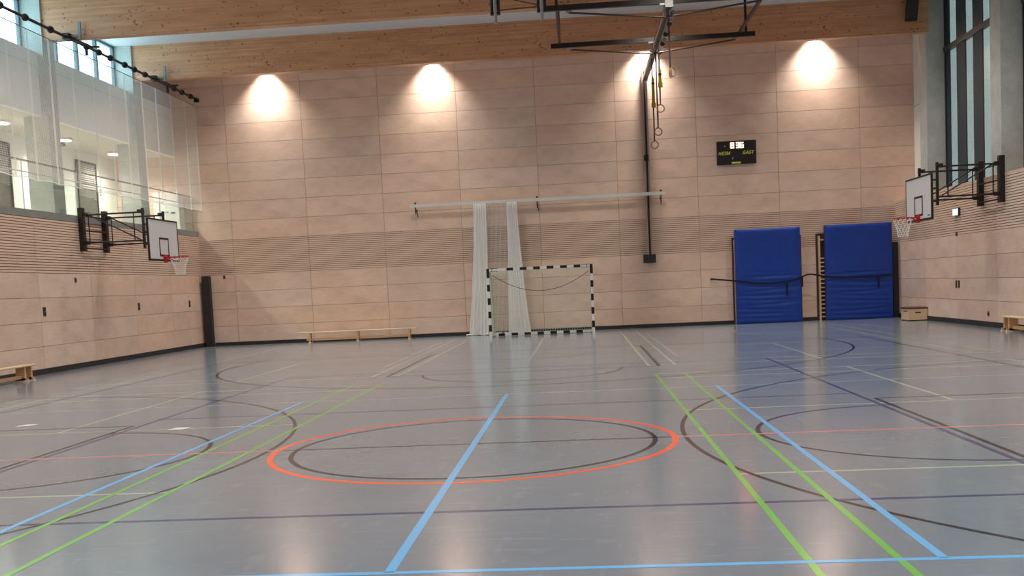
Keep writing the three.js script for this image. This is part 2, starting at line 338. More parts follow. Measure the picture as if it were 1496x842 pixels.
// ---- left side: gallery, columns, clerestory
{
  struct('trim_3', [span(-14.2, XL + 0.004, 3.615, 3.785, NEAR, WD)], std({ map: concreteTex, color: 0xb9bab8, roughness: 0.8 }));        // gallery floor slab
  struct('trim_4', [span(-14.2, -11.96, 6.26, 6.42, NEAR, WD)], std({ color: 0xd9d2c4, roughness: 0.8 }));          // gallery ceiling
  struct('wall_gallery', [span(-14.25, -14, 3.6, 6.42, NEAR, WD)], std({ color: 0xf2f6f0, roughness: 0.7 }));
  const ledge = struct('trim_5', [span(-12.06, -11.95, 6.24, 7.78, NEAR, WD), span(-12.42, -12.06, 7.5, 7.78, NEAR, WD), span(-12.42, -12.3, 6.3, 7.5, NEAR, WD)], whitePlaster);
  part('joint_strip', span(-11.951, -11.947, 7.44, 7.452, NEAR, WD), std({ color: 0xb4b6b6, roughness: 0.8 }), ledge);
  struct('trim_6', [span(-12.42, -12.0, 7.78, HC, BEAMS[0] + 0.49, WD + 0.1)], lavender);
  const frameMat = std({ color: 0x6c7880, roughness: 0.5 });
  BEAMS.forEach((b, k) => {
    const d = b - 0.06;
    const lab = k === 0 ? 'concrete gallery column nearest the panelled back wall' : k === 1 ? 'concrete gallery column rising behind the left basketball hoop frame' : 'concrete gallery column along the rest of the hall';
    solo('concrete_column', [span(-12.42, -11.8, 3.785, HC, d, d + 0.55)], concrete, lab, 'column', k > 1 ? 'gallery columns along the rest of the hall' : undefined);
    const d1 = d, d0 = k < 8 ? BEAMS[k + 1] + 0.49 : NEAR; if (d1 - d0 < 1) return;
    const w = new THREE.Group(); w.name = `window_${k + 20}`; w.userData.kind = 'structure'; w.userData.label = 'bright high window above the white gallery front'; scene.add(w);
    part('window_frame', [span(-12.4, -12.31, 7.78, 7.84, d0, d1), span(-12.4, -12.31, HC - 0.07, HC, d0, d1), span(-12.4, -12.31, 7.78, HC, d0, d0 + 0.07), span(-12.4, -12.31, 7.78, HC, d1 - 0.07, d1)], frameMat, w);
    const n = 4, p = (d1 - d0) / n;
    for (let i = 0; i < n; i++) { if (i) part('mullion', span(-12.4, -12.3, 7.8, HC - 0.03, d0 + p * i - 0.05, d0 + p * i + 0.05), frameMat, w); part('pane', span(-12.36, -12.354, 7.82, HC - 0.05, d0 + p * i + 0.03, d0 + p * (i + 1) - 0.03), glass, w); }
  });
    // gallery doors
  const louvre = std({ color: 0x9c9b94, roughness: 0.5 });
  [16.5, 21.35, 11.6].forEach((d1, k) => {
    const o = thing('gallery_door', ['grey gallery door with louvred upper half, next to the column behind the hoop', 'grey gallery door with louvred upper half beside the small notice', 'grey gallery door with louvred upper half, near hall middle'][k], 'door', [-13.99, 3.785, d1 - 0.61]);
    part('leaf', box(0.03, 1.32, 1.16, 0.015, 0.66, 0), doorGrey, o); part('louvre_back', box(0.012, 0.8, 1.16, 0.006, 1.74, 0), doorGrey, o);
    for (let i = 0; i < 12; i++) part('louvre_slat', box(0.03, 0.036, 1.1, 0.025, 1.38 + i * 0.064, 0), louvre, o);
    part('door_frame', [box(0.06, 2.17, 0.05, 0.03, 1.085, 0.6), box(0.06, 2.17, 0.05, 0.03, 1.085, -0.6), box(0.06, 0.05, 1.2, 0.03, 2.16, 0)], darkGrey, o);
    part('handle', [rod(new THREE.Vector3(0.06, 1.05, -0.48), new THREE.Vector3(0.06, 1.05, -0.34), 0.012), rod(new THREE.Vector3(0.02, 1.05, -0.48), new THREE.Vector3(0.06, 1.05, -0.48), 0.012)], steel, o, 'steel door handle');
  });
  const sign = thing('notice', 'small white notice with dark print beside the gallery door', 'notice', [-13.99, 4.95, 21.62]);
  part('sheet', box(0.01, 0.3, 0.2, 0.005, 0.15, 0), whitePaint, sign);
  part('print', [0, 1, 2].map(i => box(0.002, 0.05, 0.13, 0.011, 0.07 + i * 0.08, 0)), std({ color: 0x3c4048, roughness: 0.8 }), sign, 'dark printed lines');
  const cab = thing('cabinet', 'white two-door cabinet at the end of the gallery', 'cabinet', [-12.19, 3.785, WD - 0.2]);
  part('body', box(0.86, 1.3, 0.38, 0, 0.65, 0), whitePaint, cab);
  for (const s of [-1, 1]) { const dr = part('door', box(0.415, 1.24, 0.02, s * 0.213, 0.65, 0.2), whitePaint, cab); part('knob', new THREE.SphereGeometry(0.018, 10, 8).translate(s * 0.04, 0.65, 0.22), darkGrey, dr); }
  part('sticker', box(0.14, 0.06, 0.004, 0.22, 0.62, 0.212), std({ color: 0x55585a, roughness: 0.7 }), cab, 'dark label on the cabinet door');
  // gallery ceiling lights
  const lens = std({ color: 0xffffff, emissive: 0xfffaf0, emissiveIntensity: 5, roughness: 0.5 });
  for (let k = 0; k < 9; k++) {
    const d = 21.12 - 3.1 * k;
    const o = thing('gallery_light', k === 0 ? 'round lit ceiling light of the gallery nearest the back wall' : k === 1 ? 'round lit ceiling light of the gallery beside the dark sensor' : 'round lit ceiling light further along the gallery', 'ceiling light', [-13.2, 6.2, d], k > 1 ? 'gallery ceiling lights' : undefined);
    part('housing', new THREE.CylinderGeometry(0.22, 0.22, 0.06, 24).translate(0, 0.03, 0), whitePaint, o);
    part('lens', new THREE.CylinderGeometry(0.19, 0.19, 0.02, 24).translate(0, -0.008, 0), lens, o, 'glowing round diffuser');
    const l = new THREE.SpotLight(0xfff4e4, 42, 0, 1.35, 0.6); l.position.set(0, -0.05, 0); l.target.position.set(0, -2, 0); l.castShadow = true; l.shadow.radius = 9; o.add(l, l.target);
  }
  solo('ceiling_sensor', [new THREE.CylinderGeometry(0.06, 0.09, 0.1, 14).translate(-13.6, 6.21, -18.7)], darkGrey, 'small dark sensor under the gallery ceiling', 'sensor');
  // balustrade
  const bal = thing('balustrade', 'glass gallery balustrade with dark handrail and steel lower rail', 'balustrade', [-11.5, 3.785, 0]);
  part('handrail', rod(V(0, 1.145, NEAR), V(0, 1.145, WD), 0.022), brownSteel, bal, 'dark tubular handrail');
  part('lower_rail', rod(V(0, 0.885, NEAR), V(0, 0.885, WD), 0.014), steel, bal, 'bright steel rail');
  for (let k = 0; k < 8; k++) part('glass_panel', box(0.012, 0.8, 2.46, 0, 0.42, -(WD - 1.26 - 2.525 * k)), glass, bal);
  for (let k = 0; k < 9; k++) part('baluster', box(0.03, 1.14, 0.012, 0, 0.57, -(WD - 0.03 - 2.525 * k)), steel, bal);
}

// ================================================================ ROOF BEAMS AND DOWNLIGHTS
BEAMS.forEach((d, k) => {
  const lab = k === 0 ? 'glulam roof beam closest to the back wall, with loudspeaker on it' : k === 1 ? 'glulam roof beam one bay before the back wall, above the ring frame' : 'glulam roof beam of the rest of the hall';
  const g = box(22.9, HC - 8.08, 0.24, 0, 0, 0, k * 1.7, 0);
  const o = solo('glulam_beam', g.translate(-0.35, 8.08 + (HC - 8.08) / 2, -(d + 0.12)), spruce, lab, 'beam', k > 1 ? 'roof beams of the rest of the hall' : undefined);
  o.rotation.y = 0;
});
{
  const lampX = [-8.72, -3.32, 3.42, 8.68];
  const lens = std({ color: 0xffffff, emissive: 0xffe9d0, emissiveIntensity: 6, roughness: 0.5 });
  const rows = [WD - 0.3]; for (let k = 0; k + 1 < BEAMS.length; k++) rows.push((BEAMS[k] + BEAMS[k + 1]) / 2 + 0.4);
  rows.push(NEAR + 1.2);
  rows.forEach((d, r) => lampX.forEach((x) => {
    const o = thing('downlight', r === 0 ? 'ceiling downlight washing the birch back wall' : 'ceiling downlight between the roof beams', 'downlight', [x, r === 0 ? HC - 0.05 : HC - 0.16, d], r === 0 ? 'downlights washing the back wall' : 'downlights between the roof beams');
    part('housing', new THREE.CylinderGeometry(0.17, 0.17, r === 0 ? 0.05 : 0.16, 24).translate(0, r === 0 ? 0.025 : 0.08, 0), darkGrey, o);
    part('lens', new THREE.CylinderGeometry(0.14, 0.14, 0.02, 24).translate(0, -0.005, 0), lens, o, 'glowing lamp face');
    const l = new THREE.SpotLight(LAMP_COLOR, r === 0 ? LAMP * 2.1 : LAMP * 1.6, 0, r === 0 ? 0.9 : 1.2, r === 0 ? 1.0 : 0.9);
    l.position.set(0, -0.04, 0); l.target.position.set(0, -3, 0); l.castShadow = true; l.shadow.radius = 6; o.add(l, l.target);
  }));
}

// ================================================================ BALL NET IN FRONT OF THE GALLERY
{
  const X = -11.1, d0 = 7.6, d1 = 22.62, top = 7.82, n = 12;
  const hem = d => 4.42 + 0.035 * Math.abs(Math.sin((d1 - d) / 1.0 * Math.PI));
  const o = thing('ball_net', 'white ball safety net hanging before the gallery from a high rail', 'net', [X, 4.4, 0]);
  const L = []; for (let d = d0; d <= d1; d += 0.045) L.push([V(0, hem(d) - 4.4, d), V(0, top - 4.4, d)]);
  for (let y = 4.5; y < top; y += 0.045) L.push([V(0, y - 4.4, d0), V(0, y - 4.4, d1)]);
  const m = part('mesh', cords(L, 0.0026), netWhite, o, 'fine white netting'); m.userData.kind = 'stuff';
  const bands = [11.71, 12.61, 13.53, 14.6, 15.64, 16.54, 17.5, 18.57, 19.53, 20.61, 21.71, 22.58, 10.7, 9.7, 8.7, 7.7];
  for (const d of bands) part('band', cords([-3, -2, -1, 0, 1, 2, 3].map(k => [V(0.004, hem(d) - 4.4, d + k * 0.013), V(0.004, top - 4.4, d + k * 0.013)]), 0.0022), netWhite, o, 'denser white selvedge band');
  const hp = []; for (let d = d0; d <= d1; d += 0.1) hp.push(V(0, hem(d) - 4.4, d));
  part('hem', cords([hp], 0.012), netWhite, o); part('top_cord', rod(V(0, top - 4.4, d0), V(0, top - 4.4, d1), 0.012, 6), greyPaint, o);
  const r = thing('net_rail', 'black tubular rail with round runners that carries the gallery net', 'rail', [X, 8.07, 0]);
  part('tube', rod(V(0, 0, d0), V(0, 0, WD - 0.02), 0.035), blackSteel, r);
  for (const d of [8.6, 9.6, 10.6, 11.6, 12.6, 13.7, 15.45, 16.1, 16.75, 17.6, 18.2, 18.9, 21.0, 21.6, 22.3]) part('runner', new THREE.SphereGeometry(0.085, 14, 10).translate(0, 0, -d), blackSteel, r, 'round black runner');
  for (const d of [BEAMS[2] - 0.2, BEAMS[1] - 0.12, BEAMS[0] - 0.12]) {
    const h = part('hanger', [box(0.07, 0.42, 0.05, 0.3, 0.16, -d), box(0.4, 0.05, 0.07, 0.12, 0.04, -d)], greyPaint, r, 'grey steel hanger fixed to the beam');
    part('clamp', [box(0.16, 0.14, 0.3, 0, 0.02, -d), box(0.1, 0.05, 1.1, 0.06, 0.0, -(d + 0.5)), box(0.34, 0.04, 0.06, 0.12, 0, -(d + 1.0)), box(0.06, 0.24, 0.05, 0, -0.1, -(d + 0.9))], blackSteel, h);
  }
  part('end_plate', box(0.14, 0.1, 0.1, 0.03, -0.06, -(WD - 0.07)), blackSteel, r);
}

// ================================================================ BASKETBALL HOOPS
function hoop(label, x, dc, turn, L, y0) {                         // local: +x into the hall, z along the wall, y0 = height of the board's lower edge
  const o = thing('basketball_hoop', label, 'hoop', [x, y0, dc]); o.rotation.y = turn;
  const p = (a, b, c) => new THREE.Vector3(a, b, c), T = 1.22, B = 0.52, E = L - 0.24;
  for (const s of [-1, 1]) {
    const z = s * 0.62;
    part('wall_post', box(0.12, 1.08, 0.14, 0.06, 0.86, z), blackSteel, o);
    const f = part('swing_arm', [rod(p(0.2, T, z), p(E, T, z), 0.022), rod(p(0.2, B, z), p(E, B, z), 0.022), rod(p(0.24, T, z), p(E - 0.08, B + 0.03, z), 0.017), rod(p(0.24, B, z), p(0.24, T, z), 0.014), rod(p(E - 0.22, B, z), p(E - 0.22, T, z), 0.014)], blackSteel, o, 'tubular swing arm with a diagonal brace');
    for (const [hx, hy] of [[0.15, T], [0.15, B], [E - 0.03, T + 0.02]]) part('hinge', box(0.15, 0.09, 0.09, hx, hy, z), blackSteel, f);
    part('end_post', box(0.055, 1.0, 0.055, E + 0.02, 0.82, z), blackSteel, o);
    part('board_arm', [rod(p(E, 0.92, z), p(L - 0.02, 0.92, z), 0.02), rod(p(E, 0.42, z), p(L - 0.02, 0.42, z), 0.02), rod(p(E, 0.72, z), p(L - 0.02, 0.72, z), 0.02)], blackSteel, o);
  }
  part('crossbar', [rod(p(0.1, 0.84, -0.62), p(0.1, 0.84, 0.62), 0.022), rod(p(0.1, 0.4, -0.62), p(0.1, 0.4, 0.62), 0.018), rod(p(0.1, T - 0.02, -0.62), p(0.1, T - 0.02, 0.62), 0.018)], blackSteel, o);
  const bd = part('backboard', box(0.03, 1.05, 1.8, L, 0.525, 0), std({ color: 0xe4e5e6, roughness: 0.35 }), o, 'white board with black edge and black target square');
  part('board_edge', [box(0.045, 0.05, 1.82, L, 0.02, 0), box(0.045, 0.04, 1.82, L, 1.04, 0), box(0.045, 1.06, 0.035, L, 0.525, -0.9), box(0.045, 1.06, 0.035, L, 0.525, 0.9)], blackPaint, bd);
  part('target_square', [box(0.004, 0.05, 0.59, L + 0.017, 0.14, 0), box(0.004, 0.05, 0.59, L + 0.017, 0.57, 0), box(0.004, 0.45, 0.05, L + 0.017, 0.355, -0.27), box(0.004, 0.45, 0.05, L + 0.017, 0.355, 0.27)], blackPaint, bd);
  const rim = part('rim', [new THREE.TorusGeometry(0.225, 0.012, 8, 40).rotateX(Math.PI / 2).translate(L + 0.39, 0.09, 0)], red, o, 'red hoop ring');
  part('rim_bracket', [box(0.02, 0.2, 0.2, L + 0.03, 0.06, 0), bar(p(L + 0.03, 0.0, 0.09), p(L + 0.25, 0.08, 0.15), 0.022), bar(p(L + 0.03, 0.0, -0.09), p(L + 0.25, 0.08, -0.15), 0.022), box(0.15, 0.025, 0.16, L + 0.1, 0.085, 0)], red, rim);
  const lines = [], N = 12, R = [0.222, 0.205, 0.165, 0.14, 0.125, 0.12], step = 0.088;
  for (let k = 0; k < N; k++) for (const s of [-1, 1]) { const l = []; for (let j = 0; j < R.length; j++) { const a = (k + s * (j % 2 ? 0.5 : 0)) / N * Math.PI * 2; l.push(p(L + 0.39 + R[j] * Math.cos(a), 0.08 - j * step, R[j] * Math.sin(a))); } lines.push(l); }
  part('net', cords(lines, 0.0042), netWhite, o, 'white cord net');
  return o;
}
hoop('basketball hoop on swing frame on the wall below the gallery', XL, 15.46, 0, 1.86, 2.58);
{
  const h = hoop('basketball hoop on swing frame on the wall below the tall windows', XR, 15.26, Math.PI, 1.73, 2.64);
  part('maker_mark', [box(0.003, 0.035, 0.16, 1.747, 0.1, -0.72)], greyPaint, h, 'small grey print in the board corner');
}

// ================================================================ GOAL
{
  const o = thing('handball_goal', 'black and white striped handball goal with pale green net', 'goal', [-0.09, 0, 20.3]);
  const stripe = (name, horizontal, len, at, bands) => {
    const g = horizontal ? box(len, 0.08, 0.08, ...at) : box(0.08, len, 0.08, ...at);
    const q = part(name, g, whitePaint, o);
    for (const [a, b] of bands) part('black_band', horizontal ? box(b - a, 0.083, 0.083, at[0] - len / 2 + (a + b) / 2, at[1], at[2]) : box(0.083, b - a, 0.083, at[0], at[1] - len / 2 + (a + b) / 2, at[2]), blackPaint, q);
  };
  for (const s of [-1, 1]) stripe('post', false, 2.08, [s * 1.54, 1.04, 0], [[1.8, 2.08], [1.4, 1.6], [1.0, 1.2], [0.6, 0.8], [0.2, 0.4]]);
  const cb = [[0.08, 0.1], [2.9, 2.92]]; for (let k = 0; k < 6; k++) cb.push([0.52 + k * 0.4, 0.72 + k * 0.4]);
  stripe('crossbar', true, 3.0, [0, 2.04, 0], cb);
  for (const s of [-1, 1]) part('corner_bracket', [box(0.26, 0.012, 0.085, s * 1.38, 2.078, 0.002), box(0.24, 0.012, 0.085, s * 1.36, 2.0, 0.002)], blackPaint, o);
  const gb = []; for (let k = 0; k < 7; k++) gb.push([0.12 + k * 0.4, 0.32 + k * 0.4]);
  stripe('ground_bar', true, 3.0, [0, 0.05, -0.98], gb);
  for (const s of [-1, 1]) part('side_frame', [rod(new THREE.Vector3(s * 1.54, 0.03, 0), new THREE.Vector3(s * 1.5, 0.03, -0.98), 0.022), tube([new THREE.Vector3(s * 1.54, 2.0, -0.02), new THREE.Vector3(s * 1.54, 1.98, -0.7), new THREE.Vector3(s * 1.53, 1.7, -0.86), new THREE.Vector3(s * 1.5, 0.05, -0.98)], 0.02, 30, 8)], steel, o, 'steel net frame');
  const P = (u, v) => { const x = u * 1.5; if (v < 0.3) { const t = v / 0.3; return new THREE.Vector3(x, 2.0 - 0.28 * t * t * (1 - u * u * 0.3) - 0.1 * (1 - u * u) * t, -0.78 * t); } const t = (v - 0.3) / 0.7, y0 = 2.0 - 0.28 * (1 - u * u * 0.3) - 0.1 * (1 - u * u); return new THREE.Vector3(x, y0 * (1 - t) + 0.04 * t, -0.78 - 0.2 * t); };
  const L = [], nu = 40, nv = 36;
  for (let i = 0; i <= nu; i++) { const l = []; for (let j = 0; j <= nv; j++) l.push(P(i / nu * 2 - 1, j / nv)); L.push(l); }
  for (let j = 1; j <= nv; j++) { const l = []; for (let i = 0; i <= nu; i += 2) l.push(P(i / nu * 2 - 1, j / nv)); L.push(l); }
  for (const s of [-1, 1]) { for (let i = 1; i < 12; i++) { const z = -i * 0.075; L.push([new THREE.Vector3(s * 1.52, 1.97 - i * 0.01, z), new THREE.Vector3(s * 1.5, 0.04, z)]); } for (let j = 1; j < 24; j++) L.push([new THREE.Vector3(s * 1.53, j * 0.08, -0.03), new THREE.Vector3(s * 1.51, j * 0.08, -0.92)]); }
  const m = part('net', cords(L, 0.0036), netGreen, o, 'pale green goal netting'); m.userData.kind = 'stuff';
  const cp = []; for (let k = 0; k <= 12; k++) { const u = k / 6 - 1; cp.push(new THREE.Vector3(u * 1.45, 1.88 - 0.52 * (1 - u * u), -0.5)); }
  part('sagging_cord', tube(cp, 0.008, 40, 5), rope, o, 'dark sagging net cord');
}

// ================================================================ GATHERED NET CURTAIN ON ITS RAIL
{
  const D = WD - 0.34;
  const r = thing('curtain_rail', 'white curtain rail on dark brackets across the back wall', 'rail', [0, 4.2, D]);
  part('track', box(8.1, 0.1, 0.07, -0.16, 0.03, 0), whitePaint, r);
  for (const x of [-4.05, -0.15, 3.75]) {
    const b = part('bracket', [box(0.04, 0.05, 0.36, x, -0.1, -0.16), box(0.035, 0.22, 0.035, x, -0.12, 0), bar(new THREE.Vector3(x, -0.02, 0), new THREE.Vector3(x + 0.02, -0.3, -0.32), 0.025)], brownSteel, r, 'dark steel wall bracket');
    part('bolt', new THREE.CylinderGeometry(0.03, 0.03, 0.05, 10).translate(x, 0.11, 0), blackSteel, b);
  }
  const c = thing('net_curtain', 'white gathered net curtain hanging behind the goal', 'curtain', [-1.5, 0, D]);
  const top = 4.17, lines = [], rr = rng(5), N = 170, cols = [];
  for (let k = 0; k < N; k++) {
    const t = k / (N - 1); let xt, xb;
    if (t < 0.42) { const q = t / 0.42; xt = -2.18 + q * 0.42; xb = -2.5 + q * 0.62; }
    else if (t < 0.58) { const q = (t - 0.42) / 0.16; xt = -1.76 + q * 0.62; xb = -1.88 + q * 0.62; }
    else { const q = (t - 0.58) / 0.42; xt = -1.14 + q * 0.35; xb = -1.26 + q * 0.73; }
    cols.push([xt + 1.5, xb + 1.5, Math.sin(k * 1.9) * 0.05 + (rr() - 0.5) * 0.03]);
  }
  const at = (k, v) => { const [a, b, w] = cols[k], e = Math.pow(v, 1.6); return new THREE.Vector3(a + (b - a) * e + 0.012 * Math.sin(v * 9 + k), top * (1 - v) + 0.02, w * (0.6 + 0.8 * v)); };
  for (let k = 0; k < N; k++) { const l = []; for (let j = 0; j <= 8; j++) l.push(at(k, j / 8)); lines.push(l); }
  for (let j = 1; j < 44; j++) { const l = []; for (let k = 0; k < N; k++) l.push(at(k, j / 44)); lines.push(l); }
  const m = part('netting', cords(lines, 0.003), netWhite, c, 'white gathered netting'); m.userData.kind = 'stuff';
  const veil = new THREE.MeshPhysicalMaterial({ color: 0xfdfdfb, roughness: 1, transmission: 0.18, thickness: 0, side: THREE.DoubleSide });
  for (const [t0, t1, x0, x1] of [[-2.18, -1.78, -2.5, -1.88], [-1.12, -0.8, -1.24, -0.52]]) {   // the two drawn-together folds
    const nu = 72, nv = 20, g = new THREE.PlaneGeometry(1, 1, nu, nv), p = g.attributes.position;
    for (let i = 0; i < p.count; i++) {
      const u = p.getX(i) + 0.5, v = 0.5 - p.getY(i), e = Math.pow(v, 1.6), a = t0 + (t1 - t0) * u + 1.5, b = x0 + (x1 - x0) * u + 1.5;
      p.setXYZ(i, a + (b - a) * e, top * (1 - v) + 0.02, 0.1 + 0.022 * Math.sin(u * 34 + Math.sin(v * 3) * 0.8) + 0.012 * Math.sin(u * 71));
    }
    g.computeVertexNormals(); part('gathered_fold', g, veil, c, 'dense white gathered fold');
  }
  const h = []; for (let k = 0; k <= 20; k++) h.push(new THREE.Vector3(-1.1 + k * 0.105, 0.03 + 0.012 * Math.sin(k * 2.1), 0.06 + 0.06 * Math.sin(k * 1.3)));
  part('hem', tube(h, 0.025, 60, 6), netWhite, c, 'weighted hem lying on the floor');
  part('runners', [-0.66, -0.5, -0.3, -0.1, 0.1, 0.36, 0.5, 0.66].map(x => box(0.03, 0.06, 0.03, x, top + 0.02, 0)), greyPaint, c);
}

// ================================================================ RING APPARATUS UNDER THE ROOF
{
  const o = thing('ring_frame', 'dark steel overhead frame with tension rods that carries the gymnastic rings', 'frame', [3.3, 7.6, 18]);
  const at = (x, y, d) => new THREE.Vector3(x - 3.3, y - 7.6, -(d - 18));
  for (const d of [18, 14.1]) {
    const y = d === 18 ? 7.94 : 7.9;
    part('cross_beam', bar(at(0.58, y, d), at(6.02, y, d), 0.09, 0.12), blackSteel, o);
    for (const s of [-1, 1]) part('tension_rod', rod(at(3.3, y - 0.36, d), at(3.3 + s * 2.2, y - 0.12, d), 0.022), brownSteel, o);
    part('king_post', [box(0.05, 0.34, 0.05, 0, y - 0.2 - 7.6, -(d - 18)), box(0.22, 0.04, 0.16, 0, y - 0.08 - 7.6, -(d - 18))], steel, o, 'bright steel strut');
    for (const s of [-1, 1]) part('rod_clip', [box(0.14, 0.04, 0.12, s * 2.2, y - 0.1 - 7.6, -(d - 18))], steel, o);
  }
  for (const x of [0.82, 5.62]) part('side_bar', bar(at(x, 8.0, 14.1), at(x, 8.0, 18), 0.07), brownSteel, o);
  for (const [x, d] of [[0.82, 18], [5.78, 18]]) part('hanger', bar(at(x, 7.95, d), at(x, HC, d), 0.06), blackSteel, o);
  for (const [x, d] of [[0.82, 14.1], [5.78, 14.1]]) part('hanger', bar(at(x, 7.95, d), at(x, HC, d), 0.06), blackSteel, o);
  const rail = part('centre_rail', [bar(at(3.38, 7.82, 13.9), at(3.38, 7.82, 22.6), 0.11, 0.13)], brownSteel, o, 'long brown steel runway rail');
  part('rail_flange', [bar(at(3.31, 7.74, 13.9), at(3.31, 7.74, 22.6), 0.025, 0.05), bar(at(3.45, 7.74, 13.9), at(3.45, 7.74, 22.6), 0.025, 0.05)], steel, rail);
  part('rail_end', box(0.18, 0.2, 0.06, 0.08, 7.8 - 7.6, 4.14), greyPaint, o, 'bright steel end plate');
  for (let k = 0; k < 9; k++) part('rope_pulley', new THREE.CylinderGeometry(0.06, 0.06, 0.06, 12).rotateX(Math.PI / 2).translate(0.2, 0.05 - 0.02 * (k % 2), 3.8 - k * 0.5), k % 2 ? steel : darkGrey, o);
  const duct = thing('cable_duct', 'dark vertical winch duct on the back wall above a small control box', 'cable duct', [3.36, 2.07, WD - 0.1]);
  part('channel', [box(0.05, 5.95, 0.1, -0.06, 3.1, 0.03), box(0.05, 5.95, 0.1, 0.06, 3.1, 0.03), box(0.16, 5.95, 0.03, 0, 3.1, -0.04)], std({ color: 0xa6978d, roughness: 0.5 }), duct);
  part('cable', rod(new THREE.Vector3(0, 0.2, 0.04), new THREE.Vector3(0, 6.0, 0.04), 0.02), brownSteel, duct);
  part('winch_box', box(0.38, 0.26, 0.2, -0.02, 0.13, 0.02), darkGrey, duct, 'dark grey control box'); part('coupling', box(0.14, 0.18, 0.14, -0.02, 3.3, 0.04), blackSteel, duct);
  const ring = (label, x, y, d, top, strapLen, count = 1) => {
    const g = thing('gymnastic_ring', label, 'rings', [x, y, d]);
    for (let i = 0; i < count; i++) part('ring', new THREE.TorusGeometry(0.1, 0.016, 10, 32).rotateY(count > 1 ? 1.25 - i * 0.4 : 0.15).translate(i * 0.05, 0, i * 0.1), ringWood, g, 'pale wooden ring');
    part('rope', rod(new THREE.Vector3(0, 0.1, 0), new THREE.Vector3(0, top - y, 0), 0.02, 8), rope, g);
    if (strapLen) { part('strap', [box(0.08, strapLen, 0.06, 0.01, top - y - 0.55 - strapLen / 2, 0.01), box(0.12, 0.12, 0.09, 0.01, top - y - 0.55 - strapLen, 0.01)], yellow, g, 'yellow strap'); part('buckle', box(0.09, 0.05, 0.07, 0.01, top - y - 0.7, 0.015), darkGrey, g); }
  };
  ring('gymnastic ring hanging lowest of the set, with a long yellow strap', 3.36, 5.32, 19.2, 7.715, 0.75);
  ring('gymnastic ring hanging just above the lowest ring', 3.4, 5.55, 18.3, 7.715, 0);
  ring('gymnastic ring hanging higher with a bell-shaped yellow strap', 3.46, 6.12, 18.0, 7.715, 0.42);
  ring('pair of gymnastic rings hung together on one rope near the frame front', 3.42, 6.35, 14.5, 7.715, 0, 2);
  // hanger tubes beside the frame
  const h = thing('hanger_tubes', 'two grey hanger tubes joined by thin brace rods, left of the ring frame', 'hanger', [-0.02, 7.46, 13.4]);
  for (const x of [-0.53, 0.52]) {
    const q = (a, b, c = 0) => new THREE.Vector3(x + a, b, c);
    part('tip', rod(q(0, 0), q(0, 0.2), 0.035), steel, h, 'bright steel tip');
    for (const s of [-1, 1]) part('tube', rod(q(s * 0.07, 0.2), q(s * 0.09, HC - 7.46), 0.035), blackSteel, h);
    part('core', rod(q(0, 0.16, 0.02), q(0, HC - 7.46, 0.02), 0.045), steel, h); part('collar', box(0.22, 0.05, 0.1, x, 0.22, 0), darkGrey, h);
  }
  part('brace_rod', rod(new THREE.Vector3(-0.5, 0.28, 0.02), new THREE.Vector3(0.5, 0.32, 0.02), 0.014), brownSteel, h);
  part('brace_rod', rod(new THREE.Vector3(-0.45, 0.59, 0.02), new THREE.Vector3(0.48, 0.34, 0.02), 0.012), brownSteel, h);
}

// ================================================================ SCOREBOARD, EXIT SIGN, LOUDSPEAKER
{
  const font = await new FontLoader().loadAsync('fonts/droid/droid_sans_bold.typeface.json');
  const o = thing('scoreboard', 'black scoreboard with glowing red digits reading 8 36 and HEIM GAST', 'scoreboard', [6.17, 5.03, WD - 0.06]);
  part('case', new RoundedBoxGeometry(1.22, 0.73, 0.1, 2, 0.012).translate(0, 0.365, 0), std({ color: 0x171213, roughness: 0.45 }), o);
  const led = std({ color: 0x400000, emissive: new THREE.Color().setRGB(1, 0.3, 0.16), emissiveIntensity: 14, roughness: 0.5 });
  const seg = { 8: 'abcdefg', 3: 'abcdg', 6: 'acdefg' }, w = 0.085, h = 0.15, t = 0.028;
  const place = { a: [0, h, 1], d: [0, 0, 1], g: [0, h / 2, 1], b: [w / 2, h * 0.75, 0], c: [w / 2, h * 0.25, 0], e: [-w / 2, h * 0.25, 0], f: [-w / 2, h * 0.75, 0] };
  [['8', -0.13], ['3', 0.04], ['6', 0.17]].forEach(([c, x]) => part('digit', [...seg[c]].map(s => { const [px, py, hz] = place[s]; return hz ? box(w + t * 0.4, t, 0.012, x + px, 0.51 + py, 0.054) : box(t, h / 2 + t * 0.4, 0.012, x + px, 0.51 + py, 0.054); }), led, o, 'glowing orange-red digit'));
  const lamp = new THREE.RectAreaLight(new THREE.Color().setRGB(1, 0.3, 0.16), 2, 0.4, 0.18); lamp.position.set(0.02, 0.59, 0.066); lamp.rotation.y = Math.PI; o.add(lamp);
  const yel = std({ color: 0xd8d850, roughness: 0.6 });
  for (const [s, x] of [['HEIM', -0.58], ['GAST', 0.17]]) {
    const g = new TextGeometry(s, { font, size: 0.105, depth: 0.006, curveSegments: 3 }); g.applyMatrix4(new THREE.Matrix4().set(1, 0.25, 0, 0, 0, 1, 0, 0, 0, 0, 1, 0, 0, 0, 0, 1)); g.translate(x, 0.3, 0.05);
    part('lettering', g, yel, o, `yellow italic letters ${s}`);
  }
  part('maker_plate', box(0.28, 0.055, 0.006, -0.02, 0.045, 0.052), yel, o, 'yellow strip at the lower edge');
  for (const [x, y] of [[-0.36, 0.57], [-0.13, 0.19]]) part('dot', box(0.05, 0.05, 0.006, x, y, 0.052), std({ color: 0x9a8a86, roughness: 0.6 }), o);
}
